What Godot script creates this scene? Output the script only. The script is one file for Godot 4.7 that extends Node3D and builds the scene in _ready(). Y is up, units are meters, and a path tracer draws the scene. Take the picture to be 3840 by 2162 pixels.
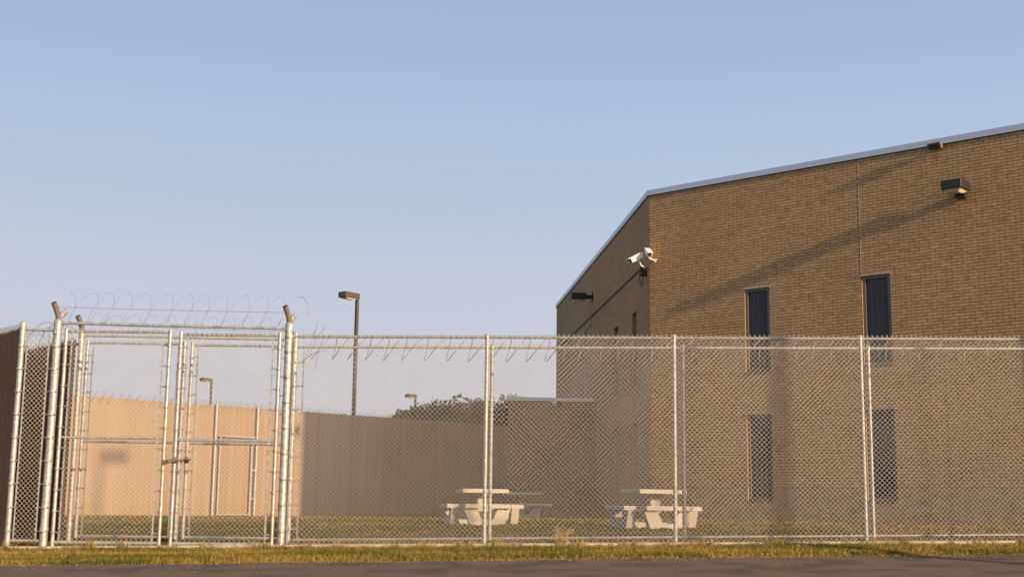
extends Node3D

const CAM_Y := 0.54
const SUN := Vector3(0.698, 0.2655, 0.716)          # towards the sun
const WALL_O := Vector3(3.558, 0, -33.7)         # outer corner of the brick building
const WALL_U := Vector3(0.7541, 0, 0.6567)       # along its sunlit wall
const WALL_N := Vector3(-0.6567, 0, 0.7541)
const SIDE_U := Vector3(-0.0870, 0, -0.9962)     # along its shaded wall
const SIDE_N := Vector3(-0.9962, 0, 0.0870)
const FAR_O := Vector3(-7.18, 0, -44.24)           # far slatted fence
const FAR_U := Vector3(0.7234, 0, -0.6904)
const FAR_N := Vector3(0.6904, 0, 0.7234)
const LEFT_U := Vector3(-0.6602, 0, -0.7511)     # the two slatted fences on the left
const LEFT_N := Vector3(-0.7511, 0, 0.6602)

var M := {}
var rng := RandomNumberGenerator.new()
var counts := {}
var unit_box: ArrayMesh
var slat_mesh: ArrayMesh
var wire_cache := {}


# ---------------------------------------------------------------- names
func put(o: Node, called: String, parent: Node) -> void:
	var key := str(parent.get_instance_id()) + called
	var n: int = counts.get(key, 0)
	counts[key] = n + 1
	o.name = called if n == 0 else "%s_%03d" % [called, n]
	parent.add_child(o, true)


func thing(called: String, label: String, category: String, group := "", at := Vector3.ZERO, turn := 0.0) -> Node3D:
	var o := Node3D.new()
	put(o, called, self)
	o.position = at
	o.rotation.y = turn
	tag(o, label, category, group)
	return o


func tag(o: Node, label: String, category: String, group := "") -> void:
	o.set_meta("label", label)
	o.set_meta("category", category)
	if group != "":
		o.set_meta("group", group)


func part(st: SurfaceTool, called: String, mat: Material, parent: Node) -> MeshInstance3D:
	var mesh := st.commit()
	return part_mesh(mesh, called, mat, parent)


func part_mesh(mesh: Mesh, called: String, mat: Material, parent: Node) -> MeshInstance3D:
	var o := MeshInstance3D.new()
	o.mesh = mesh
	o.material_override = mat
	put(o, called, parent)
	return o


func struct(st: SurfaceTool, called: String, mat: Material) -> MeshInstance3D:
	var o := part(st, called, mat, self)
	o.set_meta("kind", "structure")
	return o


func many(mesh: Mesh, xf: Array, cols: Array, called: String, mat: Material, parent: Node) -> MultiMeshInstance3D:
	var mm := MultiMesh.new()
	mm.transform_format = MultiMesh.TRANSFORM_3D
	mm.use_colors = cols.size() > 0
	mm.mesh = mesh
	mm.instance_count = xf.size()
	for i in xf.size():
		mm.set_instance_transform(i, xf[i])
		if cols.size() > 0:
			mm.set_instance_color(i, cols[i])
	var o := MultiMeshInstance3D.new()
	o.multimesh = mm
	o.material_override = mat
	put(o, called, parent)
	o.set_meta("kind", "stuff")
	return o


# ---------------------------------------------------------------- shapes
func mb() -> SurfaceTool:
	var st := SurfaceTool.new()
	st.begin(Mesh.PRIMITIVE_TRIANGLES)
	return st


func tri(st: SurfaceTool, a: Vector3, b: Vector3, c: Vector3, n: Vector3) -> void:
	# clockwise seen from the side n points to
	if (b - a).cross(c - a).dot(n) > 0.0:
		var t := b
		b = c
		c = t
	for p in [a, b, c]:
		st.set_normal(n)
		st.add_vertex(p)


func quad(st: SurfaceTool, a: Vector3, b: Vector3, c: Vector3, d: Vector3, n: Vector3) -> void:
	tri(st, a, b, c, n)
	tri(st, a, c, d, n)


func box_xf(st: SurfaceTool, b: Basis, c: Vector3, s: Vector3) -> void:
	var x := b.x * s.x * 0.5
	var y := b.y * s.y * 0.5
	var z := b.z * s.z * 0.5
	for k in [[x, y, z], [y, z, x], [z, x, y]]:
		for sg in [1.0, -1.0]:
			var o: Vector3 = c + k[0] * sg
			quad(st, o - k[1] - k[2], o + k[1] - k[2], o + k[1] + k[2], o - k[1] + k[2], (k[0] * sg).normalized())


func box(st: SurfaceTool, c: Vector3, s: Vector3) -> void:
	box_xf(st, Basis(), c, s)


# box with its long edges chamfered, along local axes of b
func cham_box(st: SurfaceTool, b: Basis, c: Vector3, s: Vector3, ch: float) -> void:
	var hx := s.x * 0.5
	var hy := s.y * 0.5
	var hz := s.z * 0.5
	var out := func(x: float, y: float, z: float) -> Vector3: return c + b.x * x + b.y * y + b.z * z
	var ring := [Vector2(-hx + ch, -hz), Vector2(hx - ch, -hz), Vector2(hx, -hz + ch), Vector2(hx, hz - ch), Vector2(hx - ch, hz), Vector2(-hx + ch, hz), Vector2(-hx, hz - ch), Vector2(-hx, -hz + ch)]
	var lv := [[-hy, (hx - ch) / hx, (hz - ch) / hz], [-hy + ch, 1.0, 1.0], [hy - ch, 1.0, 1.0], [hy, (hx - ch) / hx, (hz - ch) / hz]]
	for l in 3:
		for i in 8:
			var p: Vector2 = ring[i]
			var q: Vector2 = ring[(i + 1) % 8]
			var a: Vector3 = out.call(p.x * lv[l][1], lv[l][0], p.y * lv[l][2])
			var d: Vector3 = out.call(q.x * lv[l][1], lv[l][0], q.y * lv[l][2])
			var e: Vector3 = out.call(q.x * lv[l + 1][1], lv[l + 1][0], q.y * lv[l + 1][2])
			var f: Vector3 = out.call(p.x * lv[l + 1][1], lv[l + 1][0], p.y * lv[l + 1][2])
			var n := (d - a).cross(f - a).normalized()
			if n.dot((a + e) * 0.5 - c) < 0:
				n = -n
			quad(st, a, d, e, f, n)
	for sg in [-1.0, 1.0]:
		var k: Array = lv[0] if sg < 0 else lv[3]
		var mid: Vector3 = out.call(0, k[0], 0)
		for i in 8:
			var p: Vector2 = ring[i]
			var q: Vector2 = ring[(i + 1) % 8]
			tri(st, mid, out.call(p.x * k[1], k[0], p.y * k[2]), out.call(q.x * k[1], k[0], q.y * k[2]), b.y * sg)


func tube(st: SurfaceTool, pts: PackedVector3Array, r0: float, sides := 8, caps := true, r1 := -1.0) -> void:
	var n := pts.size()
	var prev: Array = []
	var up := Vector3.UP
	var d0 := (pts[1] - pts[0]).normalized()
	if absf(d0.dot(up)) > 0.9:
		up = Vector3.RIGHT
	var prevn: Array = []
	for i in n:
		var d: Vector3
		if i == 0:
			d = d0
		elif i == n - 1:
			d = (pts[i] - pts[i - 1]).normalized()
		else:
			d = ((pts[i + 1] - pts[i]).normalized() + (pts[i] - pts[i - 1]).normalized()).normalized()
		var x := (up - d * up.dot(d)).normalized()
		up = x
		var y := d.cross(x)
		var r := r0 if r1 < 0 else lerpf(r0, r1, float(i) / (n - 1))
		var ring: Array = []
		var rn: Array = []
		for k in sides:
			var a := TAU * k / sides
			var v := x * cos(a) + y * sin(a)
			rn.append(v)
			ring.append(pts[i] + v * r)
		if i > 0:
			for k in sides:
				var j := (k + 1) % sides
				var va := [prev[k], prev[j], ring[j], ring[k]]
				var vn := [prevn[k], prevn[j], rn[j], rn[k]]
				for t in [[0, 2, 1], [0, 3, 2]]:
					for q in t:
						st.set_normal(vn[q])
						st.add_vertex(va[q])
		if caps and (i == 0 or i == n - 1):
			var cn := -d if i == 0 else d
			for k in range(1, sides - 1):
				tri(st, ring[0], ring[k], ring[k + 1], cn)
		prev = ring
		prevn = rn


func rod(st: SurfaceTool, a: Vector3, b: Vector3, r: float, sides := 8) -> void:
	tube(st, PackedVector3Array([a, b]), r, sides)


# turned shape about a vertical axis: profile of (radius, height)
func lathe(st: SurfaceTool, at: Vector3, prof: Array, sides := 12) -> void:
	for i in prof.size() - 1:
		var p: Vector2 = prof[i]
		var q: Vector2 = prof[i + 1]
		var sl := Vector2(q.y - p.y, p.x - q.x).normalized()
		for k in sides:
			var a := TAU * k / sides
			var b := TAU * (k + 1) / sides
			var ca := Vector3(cos(a), 0, sin(a))
			var cb := Vector3(cos(b), 0, sin(b))
			var n := ((ca + cb).normalized() * sl.x + Vector3.UP * sl.y).normalized()
			quad(st, at + ca * p.x + Vector3.UP * p.y, at + cb * p.x + Vector3.UP * p.y, at + cb * q.x + Vector3.UP * q.y, at + ca * q.x + Vector3.UP * q.y, n)


# convex plan polygon (x, z as Vector3) from y0 to y1
func prism_y(st: SurfaceTool, poly: Array, y0: float, y1: float) -> void:
	var c := Vector3.ZERO
	for p in poly:
		c += p
	c /= poly.size()
	for i in poly.size():
		var p: Vector3 = poly[i]
		var q: Vector3 = poly[(i + 1) % poly.size()]
		var n := (q - p).cross(Vector3.UP).normalized()
		n.y = 0
		if n.dot((p + q) * 0.5 - c) < 0:
			n = -n
		quad(st, Vector3(p.x, y0, p.z), Vector3(q.x, y0, q.z), Vector3(q.x, y1, q.z), Vector3(p.x, y1, p.z), n)
	for i in range(1, poly.size() - 1):
		tri(st, Vector3(poly[0].x, y1, poly[0].z), Vector3(poly[i].x, y1, poly[i].z), Vector3(poly[i + 1].x, y1, poly[i + 1].z), Vector3.UP)
		tri(st, Vector3(poly[0].x, y0, poly[0].z), Vector3(poly[i].x, y0, poly[i].z), Vector3(poly[i + 1].x, y0, poly[i + 1].z), Vector3.DOWN)


# outline in the (x, y) plane of b, given thickness along b.z
func slab(st: SurfaceTool, b: Basis, at: Vector3, outline: PackedVector2Array, thick: float) -> void:
	var idx := Geometry2D.triangulate_polygon(outline)
	var h := b.z * thick * 0.5
	for i in range(0, idx.size(), 3):
		var t: Array = []
		for k in 3:
			var p := outline[idx[i + k]]
			t.append(at + b.x * p.x + b.y * p.y)
		tri(st, t[0] + h, t[1] + h, t[2] + h, b.z)
		tri(st, t[0] - h, t[1] - h, t[2] - h, -b.z)
	var area := 0.0
	for i in outline.size():
		area += outline[i].cross(outline[(i + 1) % outline.size()])
	for i in outline.size():
		var p := outline[i]
		var q := outline[(i + 1) % outline.size()]
		var e := q - p
		var n2 := Vector2(e.y, -e.x).normalized() * signf(area)
		var n := b.x * n2.x + b.y * n2.y
		var P := at + b.x * p.x + b.y * p.y
		var Q := at + b.x * q.x + b.y * q.y
		quad(st, P - h, Q - h, Q + h, P + h, n)


# ---------------------------------------------------------------- materials
func noise_tex(sd: int, freq: float, stops: Array, octaves := 4, size := 512) -> NoiseTexture2D:
	var n := FastNoiseLite.new()
	n.seed = sd
	n.noise_type = FastNoiseLite.TYPE_SIMPLEX_SMOOTH
	n.frequency = freq
	n.fractal_octaves = octaves
	var g := Gradient.new()
	var offs := PackedFloat32Array()
	var cols := PackedColorArray()
	for s in stops:
		offs.append(s[0])
		cols.append(s[1])
	g.offsets = offs
	g.colors = cols
	var t := NoiseTexture2D.new()
	t.width = size
	t.height = size
	t.seamless = true
	t.noise = n
	t.color_ramp = g
	return t


func lin(r: float, g: float, b: float) -> Color:
	return Color(r, g, b).linear_to_srgb()


func mat(key: String, c: Color, rough: float, metal := 0.0) -> StandardMaterial3D:
	var m := StandardMaterial3D.new()
	m.albedo_color = c
	m.roughness = rough
	m.metallic = metal
	M[key] = m
	return m


func textured(m: StandardMaterial3D, t: Texture2D, scale: float) -> StandardMaterial3D:
	m.albedo_texture = t
	m.uv1_triplanar = true
	m.uv1_world_triplanar = true
	m.uv1_scale = Vector3.ONE * scale
	return m


func grey(a: float) -> Color:
	return Color(a, a, a)


func make_materials() -> void:
	var mottled := noise_tex(3, 0.012, [[0.2, grey(0.78)], [0.5, grey(0.93)], [0.8, grey(1.0)]], 5)
	var fine := noise_tex(5, 0.08, [[0.2, grey(0.80)], [0.55, grey(0.95)], [0.85, grey(1.0)]], 4)
	textured(mat("galvanized", lin(0.41, 0.425, 0.44), 0.52, 0.45), mottled, 1.6)
	textured(mat("galvanized_dull", lin(0.33, 0.33, 0.33), 0.5, 0.5), mottled, 1.6)
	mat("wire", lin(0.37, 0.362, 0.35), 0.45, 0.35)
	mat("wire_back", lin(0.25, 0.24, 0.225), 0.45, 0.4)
	mat("wire_brown", lin(0.15, 0.098, 0.068), 0.6)
	mat("razor", lin(0.20, 0.21, 0.215), 0.4, 0.5)
	mat("dark_metal", lin(0.016, 0.014, 0.015), 0.55)
	mat("bronze", lin(0.075, 0.060, 0.050), 0.5, 0.2)
	mat("lens", lin(0.55, 0.5, 0.42), 0.2)
	mat("white_paint", lin(0.78, 0.76, 0.72), 0.4)
	mat("white_trim", lin(0.80, 0.79, 0.77), 0.5)
	mat("cream", lin(0.66, 0.60, 0.48), 0.5)
	mat("glass", lin(0.046, 0.048, 0.052), 0.12).metallic_specular = 0.3
	mat("black", lin(0.01, 0.01, 0.01), 0.4)
	mat("frame", lin(0.13, 0.10, 0.082), 0.6)
	mat("blind_bar", lin(0.11, 0.12, 0.135), 0.6)
	mat("rust", lin(0.15, 0.125, 0.10), 0.7, 0.2)
	mat("coping", lin(0.46, 0.52, 0.61), 0.38, 0.3)
	textured(mat("mortar", lin(0.15, 0.090, 0.038), 0.95), fine, 1.2)
	textured(mat("stem_wall", lin(0.36, 0.255, 0.135), 0.95), mottled, 0.5)
	var bm := textured(mat("brick", Color.WHITE, 0.9), noise_tex(11, 0.03, [[0.15, grey(0.80)], [0.5, grey(0.94)], [0.85, grey(1.0)]], 5), 0.45)
	bm.vertex_color_use_as_albedo = true
	for i in 6:
		var c := brick_color(i)
		textured(mat("brick_%d" % i, Color(c.r, c.g, c.b).linear_to_srgb(), 0.9), bm.albedo_texture, 0.45)
	textured(mat("concrete", lin(0.48, 0.445, 0.385), 0.9), fine, 0.9)
	textured(mat("kerb", lin(0.46, 0.42, 0.35), 0.9), mottled, 0.8)
	mat("slat_tan", lin(0.335, 0.236, 0.141), 0.8)
	M.slat_tan.vertex_color_use_as_albedo = true
	mat("slat_brown", lin(0.36, 0.205, 0.12), 0.9)
	M.slat_brown.vertex_color_use_as_albedo = true
	textured(mat("roof", lin(0.3, 0.3, 0.3), 0.9), fine, 0.5)
	textured(mat("wood", lin(0.16, 0.11, 0.07), 0.9), fine, 0.5)
	mat("bark", lin(0.09, 0.06, 0.04), 0.95)
	var a := textured(mat("asphalt", Color.WHITE, 0.92), noise_tex(21, 0.11, [[0.1, lin(0.066, 0.040, 0.022)], [0.5, lin(0.104, 0.064, 0.037)], [0.72, lin(0.128, 0.081, 0.048)], [0.9, lin(0.30, 0.22, 0.15)]], 3, 1024), 0.28)
	a.detail_enabled = true
	a.detail_blend_mode = BaseMaterial3D.BLEND_MODE_MUL
	a.detail_albedo = noise_tex(22, 0.006, [[0.2, grey(0.72)], [0.5, grey(0.95)], [0.8, grey(1.0)]], 4)
	mat("tar", lin(0.022, 0.018, 0.016), 0.6)
	textured(mat("soil", Color.WHITE, 1.0), noise_tex(31, 0.02, [[0.15, lin(0.11, 0.10, 0.012)], [0.45, lin(0.16, 0.135, 0.02)], [0.65, lin(0.25, 0.18, 0.05)], [0.85, lin(0.32, 0.22, 0.08)]], 5, 1024), 0.35)
	var g := mat("grass", Color.WHITE, 0.85)
	g.vertex_color_use_as_albedo = true
	g.backlight_enabled = true
	g.backlight = Color(0.25, 0.25, 0.15)
	var lf := mat("leaf", Color.WHITE, 0.8)
	lf.vertex_color_use_as_albedo = true


func brick_color(i: int) -> Color:
	var base := [Color(0.495, 0.328, 0.160), Color(0.485, 0.320, 0.152), Color(0.505, 0.336, 0.168), Color(0.490, 0.316, 0.158), Color(0.465, 0.305, 0.148), Color(0.500, 0.332, 0.158)]
	return base[i % 6]


# ---------------------------------------------------------------- terrain
func road_edge(x: float) -> float:       # distance in front of the camera at which the road ends
	return 17.1 + 0.141 * clampf(x, -60.0, 60.0) + 0.045 * sin(x * 1.7) + 0.025 * sin(x * 4.3 + 1.0) + 0.015 * sin(x * 11.0 + 2.0)


func ground_y(x: float, z: float) -> float:
	var d := -z
	var side := 0.018 * clampf(x, -16.0, 16.0)
	var e := road_edge(x)
	if d < e:
		return side - 0.1 - 0.055 * (e - d) if d > e - 17.0 else side - 0.1 - 0.055 * 17.0
	if d < 19.25:
		return side - 0.1 * (1.0 - (d - e) / maxf(19.25 - e, 0.2))
	var back := clampf(0.25 + 0.01 * x, 0.17, 0.31)
	return lerpf(side, back, clampf((d - 19.25) / 12.0, 0.0, 1.0))


func sheet(xs: Array, rows: int, f: Callable) -> SurfaceTool:
	var st := mb()
	for j in rows:
		for i in xs.size() - 1:
			var a: Vector3 = f.call(xs[i], j)
			var b: Vector3 = f.call(xs[i + 1], j)
			var c: Vector3 = f.call(xs[i + 1], j + 1)
			var d: Vector3 = f.call(xs[i], j + 1)
			for t in [[a, b, c], [a, c, d]]:
				if (t[1] - t[0]).cross(t[2] - t[0]).y > 0.0:
					t = [t[0], t[2], t[1]]
				for p in t:
					st.set_smooth_group(0)
					st.add_vertex(p)
	st.index()
	st.generate_normals()
	return st


func make_ground() -> void:
	var xs: Array = [-600.0, -300.0, -120.0, -60.0, -40.0]
	var x := -30.0
	while x <= 30.0:
		xs.append(x)
		x += 0.5
	xs.append_array([40.0, 60.0, 120.0, 300.0, 600.0])
	var ds: Array = [-300.0, -60.0, -10.0, 0.0, 6.0, 10.0]
	var d := 12.0
	while d <= 24.0:
		ds.append(d)
		d += 0.2
	ds.append_array([26.0, 28.0, 30.0, 31.25, 34.0, 40.0, 50.0, 70.0, 120.0, 300.0, 700.0])
	var under := func(px: float, pd: float) -> float:
		return ground_y(px, -pd) - 0.05 * smoothstep(0.0, 0.25, road_edge(px) - pd)
	var g := sheet(xs, ds.size() - 1, func(px, j): return Vector3(px, under.call(px, ds[j]), -ds[j]))
	struct(g, "ground", M.soil)
	# the road: a sheet of its own, its edge wavering a little
	var ts: Array = [0.02, 0.4, 1.0, 2.0, 3.0, 5.0, 8.0, 12.0, 17.0, 24.0, 60.0]
	var rx: Array = [-120.0, -60.0, -30.0]
	x = -20.0
	while x <= 20.0:
		rx.append(x)
		x += 0.2
	rx.append_array([30.0, 60.0, 120.0])
	var r := sheet(rx, ts.size() - 1, func(px, j):
		var dd: float = road_edge(px) - ts[j]
		return Vector3(px, ground_y(px, -dd) + 0.004, -dd))
	struct(r, "road", M.asphalt)
	# concrete strip under the fences
	var k := mb()
	for i in 44:
		var x0 := -8.0 + i * 0.6
		var x1 := x0 + 0.6
		if i % 5 == 4:
			x1 -= 0.012
		var y0 := ground_y(x0, -19.25)
		var y1 := ground_y(x1, -19.25)
		var za := -19.18
		var zb := -19.46
		var h := 0.055
		var A := Vector3(x0, y0 + h, za)
		var B := Vector3(x1, y1 + h, za)
		var A2 := Vector3(x0, ground_y(x0, zb) + h, zb)
		var B2 := Vector3(x1, ground_y(x1, zb) + h, zb)
		var dn := Vector3(0, -0.25, 0)
		quad(k, A, B, B2, A2, Vector3.UP)
		quad(k, A + dn, B + dn, B, A, Vector3.BACK)
		quad(k, A2 + dn, B2 + dn, B2, A2, Vector3.FORWARD)
		quad(k, A + dn, A, A2, A2 + dn, Vector3.LEFT)
		quad(k, B + dn, B, B2, B2 + dn, Vector3.RIGHT)
	struct(k, "concrete_strip", M.kerb)
	# old tar seam across the road on the right
	var tar := mb()
	var pts: Array = []
	for i in 30:
		var px := 5.0 + i * 0.1
		pts.append(Vector2(px, -(17.72 - (i * 0.1) * 0.30 + 0.02 * sin(i * 1.3))))
	for i in 29:
		var p: Vector2 = pts[i]
		var q: Vector2 = pts[i + 1]
		var w := 0.022 + 0.008 * sin(i * 2.1)
		quad(tar, Vector3(p.x, ground_y(p.x, p.y) + 0.009, p.y - w), Vector3(q.x, ground_y(q.x, q.y) + 0.009, q.y - w), Vector3(q.x, ground_y(q.x, q.y) + 0.009, q.y + w), Vector3(p.x, ground_y(p.x, p.y) + 0.009, p.y + w), Vector3.UP)
	struct(tar, "tar_seam", M.tar)


func tuft_mesh(blades: int, h: float, w: float, sd: int) -> ArrayMesh:
	rng.seed = sd
	var st := mb()
	for i in blades:
		var a := rng.randf() * TAU
		var o := Vector3(rng.randf_range(-1, 1), 0, rng.randf_range(-1, 1)) * 0.022
		var side := Vector3(cos(a), 0, sin(a)) * w * 0.5
		var lean := Vector3(-sin(a), 0, cos(a)) * rng.randf_range(0.1, 0.7) * h + Vector3(rng.randf_range(-1, 1), 0, rng.randf_range(-1, 1)) * h * 0.2
		var hh := h * rng.randf_range(0.55, 1.1)
		var m := o + lean * 0.35 + Vector3.UP * hh * 0.6
		var t := o + lean + Vector3.UP * hh
		var n := (Vector3(-sin(a), 0, cos(a)) + Vector3.UP * 0.8).normalized()
		tri(st, o - side, o + side, m + side * 0.8, n)
		tri(st, o - side, m + side * 0.8, m - side * 0.8, n)
		tri(st, m - side * 0.8, m + side * 0.8, t, n)
	return st.commit()


func make_grass() -> void:
	var patch := FastNoiseLite.new()
	patch.seed = 71
	patch.frequency = 0.55
	patch.fractal_octaves = 3
	var small := FastNoiseLite.new()
	small.seed = 72
	small.frequency = 2.6
	var green := Color(0.120, 0.130, 0.014)
	var olive := Color(0.235, 0.190, 0.024)
	var straw := Color(0.47, 0.32, 0.10)
	rng.seed = 701
	# verge in front of the fence
	var xf: Array = []
	var xf2: Array = []
	var cols: Array = []
	var cols2: Array = []
	for i in 95000:
		var x := rng.randf_range(-9.0, 9.5)
		var e := road_edge(x)
		var d := rng.randf_range(e - 0.05, 19.17)
		var near_kerb := smoothstep(18.85, 19.15, d)
		var near_road := smoothstep(0.25, 0.0, d - e)
		var p := patch.get_noise_2d(x * 0.6, d * 2.0) * 1.3 + small.get_noise_2d(x, d) * 0.5
		var dry := clampf(0.42 + p * 1.1 + near_kerb * 0.45 + near_road * 0.3, 0.0, 1.0)
		if near_road > 0.0 and rng.randf() < near_road * 0.6:
			continue
		var c := green.lerp(olive, clampf(rng.randf() + p, 0, 1))
		if rng.randf() < dry * 0.85:
			c = olive.lerp(straw, rng.randf_range(0.3, 1.0))
		c *= rng.randf_range(0.56, 1.0)
		var s := rng.randf_range(0.65, 1.2) * (1.0 - 0.15 * near_kerb) * (1.0 - 0.45 * near_road) * (1.0 - 0.3 * clampf(p, 0.0, 1.0))
		var t := Transform3D(Basis(Vector3.UP, rng.randf() * TAU).scaled(Vector3(s, s * rng.randf_range(0.8, 1.2), s)), Vector3(x, ground_y(x, -d) - 0.004, -d))
		if i % 2 == 0:
			xf.append(t)
			cols.append(c)
		else:
			xf2.append(t)
			cols2.append(c)
	var v := many(tuft_mesh(5, 0.055, 0.006, 1), xf, cols, "verge_grass", M.grass, self)
	tag(v, "olive and straw coloured grass strip between the road and the fence", "grass")
	var v2 := many(tuft_mesh(4, 0.075, 0.005, 2), xf2, cols2, "verge_grass", M.grass, self)
	tag(v2, "longer thin grass blades standing up out of the roadside grass strip", "grass")
	# dry stalks along the concrete strip
	xf = []
	cols = []
	for i in 1500:
		var x := rng.randf_range(-8.5, 9.0)
		var lump := small.get_noise_2d(x * 0.8, 4.0)
		if lump < rng.randf_range(-0.5, 0.5):
			continue
		var d := rng.randf_range(19.02, 19.19)
		var s := rng.randf_range(0.5, 1.25) * (1.0 + lump)
		xf.append(Transform3D(Basis(Vector3.UP, rng.randf() * TAU).scaled(Vector3(s, s, s)), Vector3(x, ground_y(x, -d), -d)))
		cols.append(olive.lerp(straw, rng.randf_range(0.2, 1.0)) * rng.randf_range(0.6, 1.05))
	var w := many(tuft_mesh(5, 0.105, 0.005, 3), xf, cols, "dry_grass", M.grass, self)
	tag(w, "dry straw coloured grass stalks along the concrete strip under the fence", "grass")
	# grit and pale chips on the asphalt, thickest along its ragged edge
	xf = []
	cols = []
	for i in 900:
		var x := rng.randf_range(-8.5, 9.0)
		var off := 0.5 * pow(rng.randf(), 3.0) if i < 760 else rng.randf_range(0.0, 3.0)
		var d := road_edge(x) - off
		var s := rng.randf_range(0.003, 0.0085)
		xf.append(Transform3D(Basis.from_euler(Vector3(rng.randf() * 3.0, rng.randf() * 6.0, rng.randf() * 3.0)).scaled(Vector3(s * 1.6, s * 0.8, s)), Vector3(x, ground_y(x, -d) + 0.006, -d)))
		var tone := rng.randf_range(0.08, 0.34)
		cols.append(Color(tone, tone * 0.82, tone * 0.62))
	var grit := many(unit_box, xf, cols, "grit", M.grass, self)
	tag(grit, "grit and pale chips scattered on the asphalt along the grass edge", "grit")
	# lawn inside the compound
	xf = []
	cols = []
	for i in 100000:
		var d := 19.5 + 30.0 * pow(rng.randf(), 1.5)
		var x := rng.randf_range(-0.43 * d, 0.43 * d)
		var P := Vector3(x, 0, -d)
		if (P - FAR_O).dot(FAR_N) < 0.1 or ((P - WALL_O).dot(WALL_N) < 0.05 and (P - WALL_O).dot(SIDE_N) < 0.05):
			continue
		var p := patch.get_noise_2d(x * 0.35, d * 0.6) + small.get_noise_2d(x * 0.4, d) * 0.4
		var dry := clampf(0.06 + p * 0.6 + smoothstep(0.0, 8.0, x) * 0.55 + smoothstep(26.0, 36.0, d) * 0.5 + smoothstep(20.8, 20.2, d) * 0.5, 0.0, 1.0)
		var c := green.lerp(olive, clampf(rng.randf() * 0.5 + p * 0.5, 0, 1))
		if rng.randf() < dry:
			c = olive.lerp(straw, rng.randf_range(0.3, 1.0))
		c *= rng.randf_range(0.48, 0.86)
		var s := rng.randf_range(0.7, 1.3)
		xf.append(Transform3D(Basis(Vector3.UP, rng.randf() * TAU).scaled(Vector3(s * 1.6, s, s * 1.6)), Vector3(x, ground_y(x, -d) - 0.004, -d)))
		cols.append(c)
	var l := many(tuft_mesh(7, 0.06, 0.012, 4), xf, cols, "lawn_grass", M.grass, self)
	tag(l, "green and yellowing lawn inside the fences around the concrete tables", "grass")
	# the dry weed by the fence
	weed(Vector3(0.76, 0, -19.13), 0.30, 34, 5, "tall dry weed clump in front of fence between the two middle posts")
	weed(Vector3(3.86, 0, -19.15), 0.12, 26, 6, "low dark dry weed at the fence foot under the vertical shadow band")


func weed(at: Vector3, h: float, n: int, sd: int, label: String) -> void:
	rng.seed = sd
	at.y = ground_y(at.x, at.z)
	var o := thing("weed", label, "weed", "", at)
	var st := mb()
	var lv := mb()
	for i in n:
		var dir := Vector3(rng.randf_range(-1, 1), 0, rng.randf_range(-0.5, 0.5)) * h * 0.6
		var hh := h * rng.randf_range(0.35, 1.1)
		var b := Vector3(rng.randf_range(-1, 1), 0, rng.randf_range(-0.5, 0.5)) * h * 0.22
		var pts := PackedVector3Array([b, b + dir * 0.3 + Vector3.UP * hh * 0.5, b + dir + Vector3.UP * hh])
		tube(st, pts, 0.0028, 3, false, 0.0012)
		for k in 4:
			var q := pts[1].lerp(pts[2], rng.randf())
			var a := rng.randf() * TAU
			var u := Vector3(cos(a), rng.randf_range(-0.3, 0.9), sin(a)) * 0.028
			tri(lv, q, q + u + Vector3.UP * 0.006, q + u * 0.6 - Vector3.UP * 0.012, Vector3(0, 0.5, 0.8))
	var m := StandardMaterial3D.new()
	m.albedo_color = lin(0.33, 0.24, 0.12) if h > 0.2 else lin(0.14, 0.10, 0.06)
	m.roughness = 0.9
	part(st, "stem", m, o)
	part(lv, "leaf", m, o)


# ---------------------------------------------------------------- chain link
# one zigzag wire of given height; neighbours hook into it when turned half round
func zigzag(h: float, a: float, r: float) -> ArrayMesh:
	var key := "%.3f/%.4f/%.4f" % [h, a, r]
	if wire_cache.has(key):
		return wire_cache[key]
	var st := mb()
	var n := int(round(h / a))
	var pts := PackedVector3Array()
	for i in n + 1:
		var s := -1.0 if i % 2 == 0 else 1.0
		pts.append(Vector3(s * (a * 0.5 + r * 0.4), i * a, s * r * 0.9))
	tube(st, pts, r, 4, false)
	# twisted knuckle at the top
	rod(st, pts[n], pts[n] + Vector3(-signf(pts[n].x) * a * 0.45, a * 0.55, 0), r, 4)
	st.index()
	var m := st.commit()
	wire_cache[key] = m
	return m


func link_mesh(parent: Node, o: Vector3, u: Vector3, length: float, h: float, m: Material, a := 0.036, r := 0.0031, sd := 1) -> void:
	rng.seed = sd
	var w := zigzag(h, a, r)
	var n := int(round(length / a))
	var step := length / n
	var zax := u.cross(Vector3.UP).normalized()
	var xf: Array = []
	for i in n:
		var b := Basis(u, Vector3.UP, zax)
		if i % 2 == 1:
			b = Basis(-u, Vector3.UP, -zax)
		var c := o + u * (i + 0.5) * step
		c.y += 0.004 * sin(i * 0.13 + sd) 
		c += zax * (0.006 * sin(i * 0.11 + sd * 2.0) + rng.randf_range(-0.0008, 0.0008))
		xf.append(Transform3D(b, c))
	many(w, xf, [], "chain_link_mesh", m, parent)


func ties(parent: Node, a: Vector3, b: Vector3, r: float, spacing: float) -> void:
	var n := int(a.distance_to(b) / spacing)
	var d := (b - a).normalized()
	for i in n:
		var c := a + d * (i + 0.6) * spacing
		var st := mb()
		rod(st, c - d * 0.004, c + d * 0.004, r + 0.004, 8)
		part(st, "tie_wire", M.galvanized_dull, parent)


func pipe(parent: Node, called: String, a: Vector3, b: Vector3, r: float, m: Material, sides := 12) -> MeshInstance3D:
	var st := mb()
	rod(st, a, b, r, sides)
	return part(st, called, m, parent)


func cap(parent: Node, at: Vector3, r: float, called := "cap") -> void:
	var st := mb()
	lathe(st, at, [Vector2(r + 0.006, -0.05), Vector2(r + 0.006, 0.0), Vector2(r * 0.8, 0.022), Vector2(r * 0.35, 0.034), Vector2(0.0, 0.036)])
	part(st, called, M.galvanized, parent)


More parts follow.
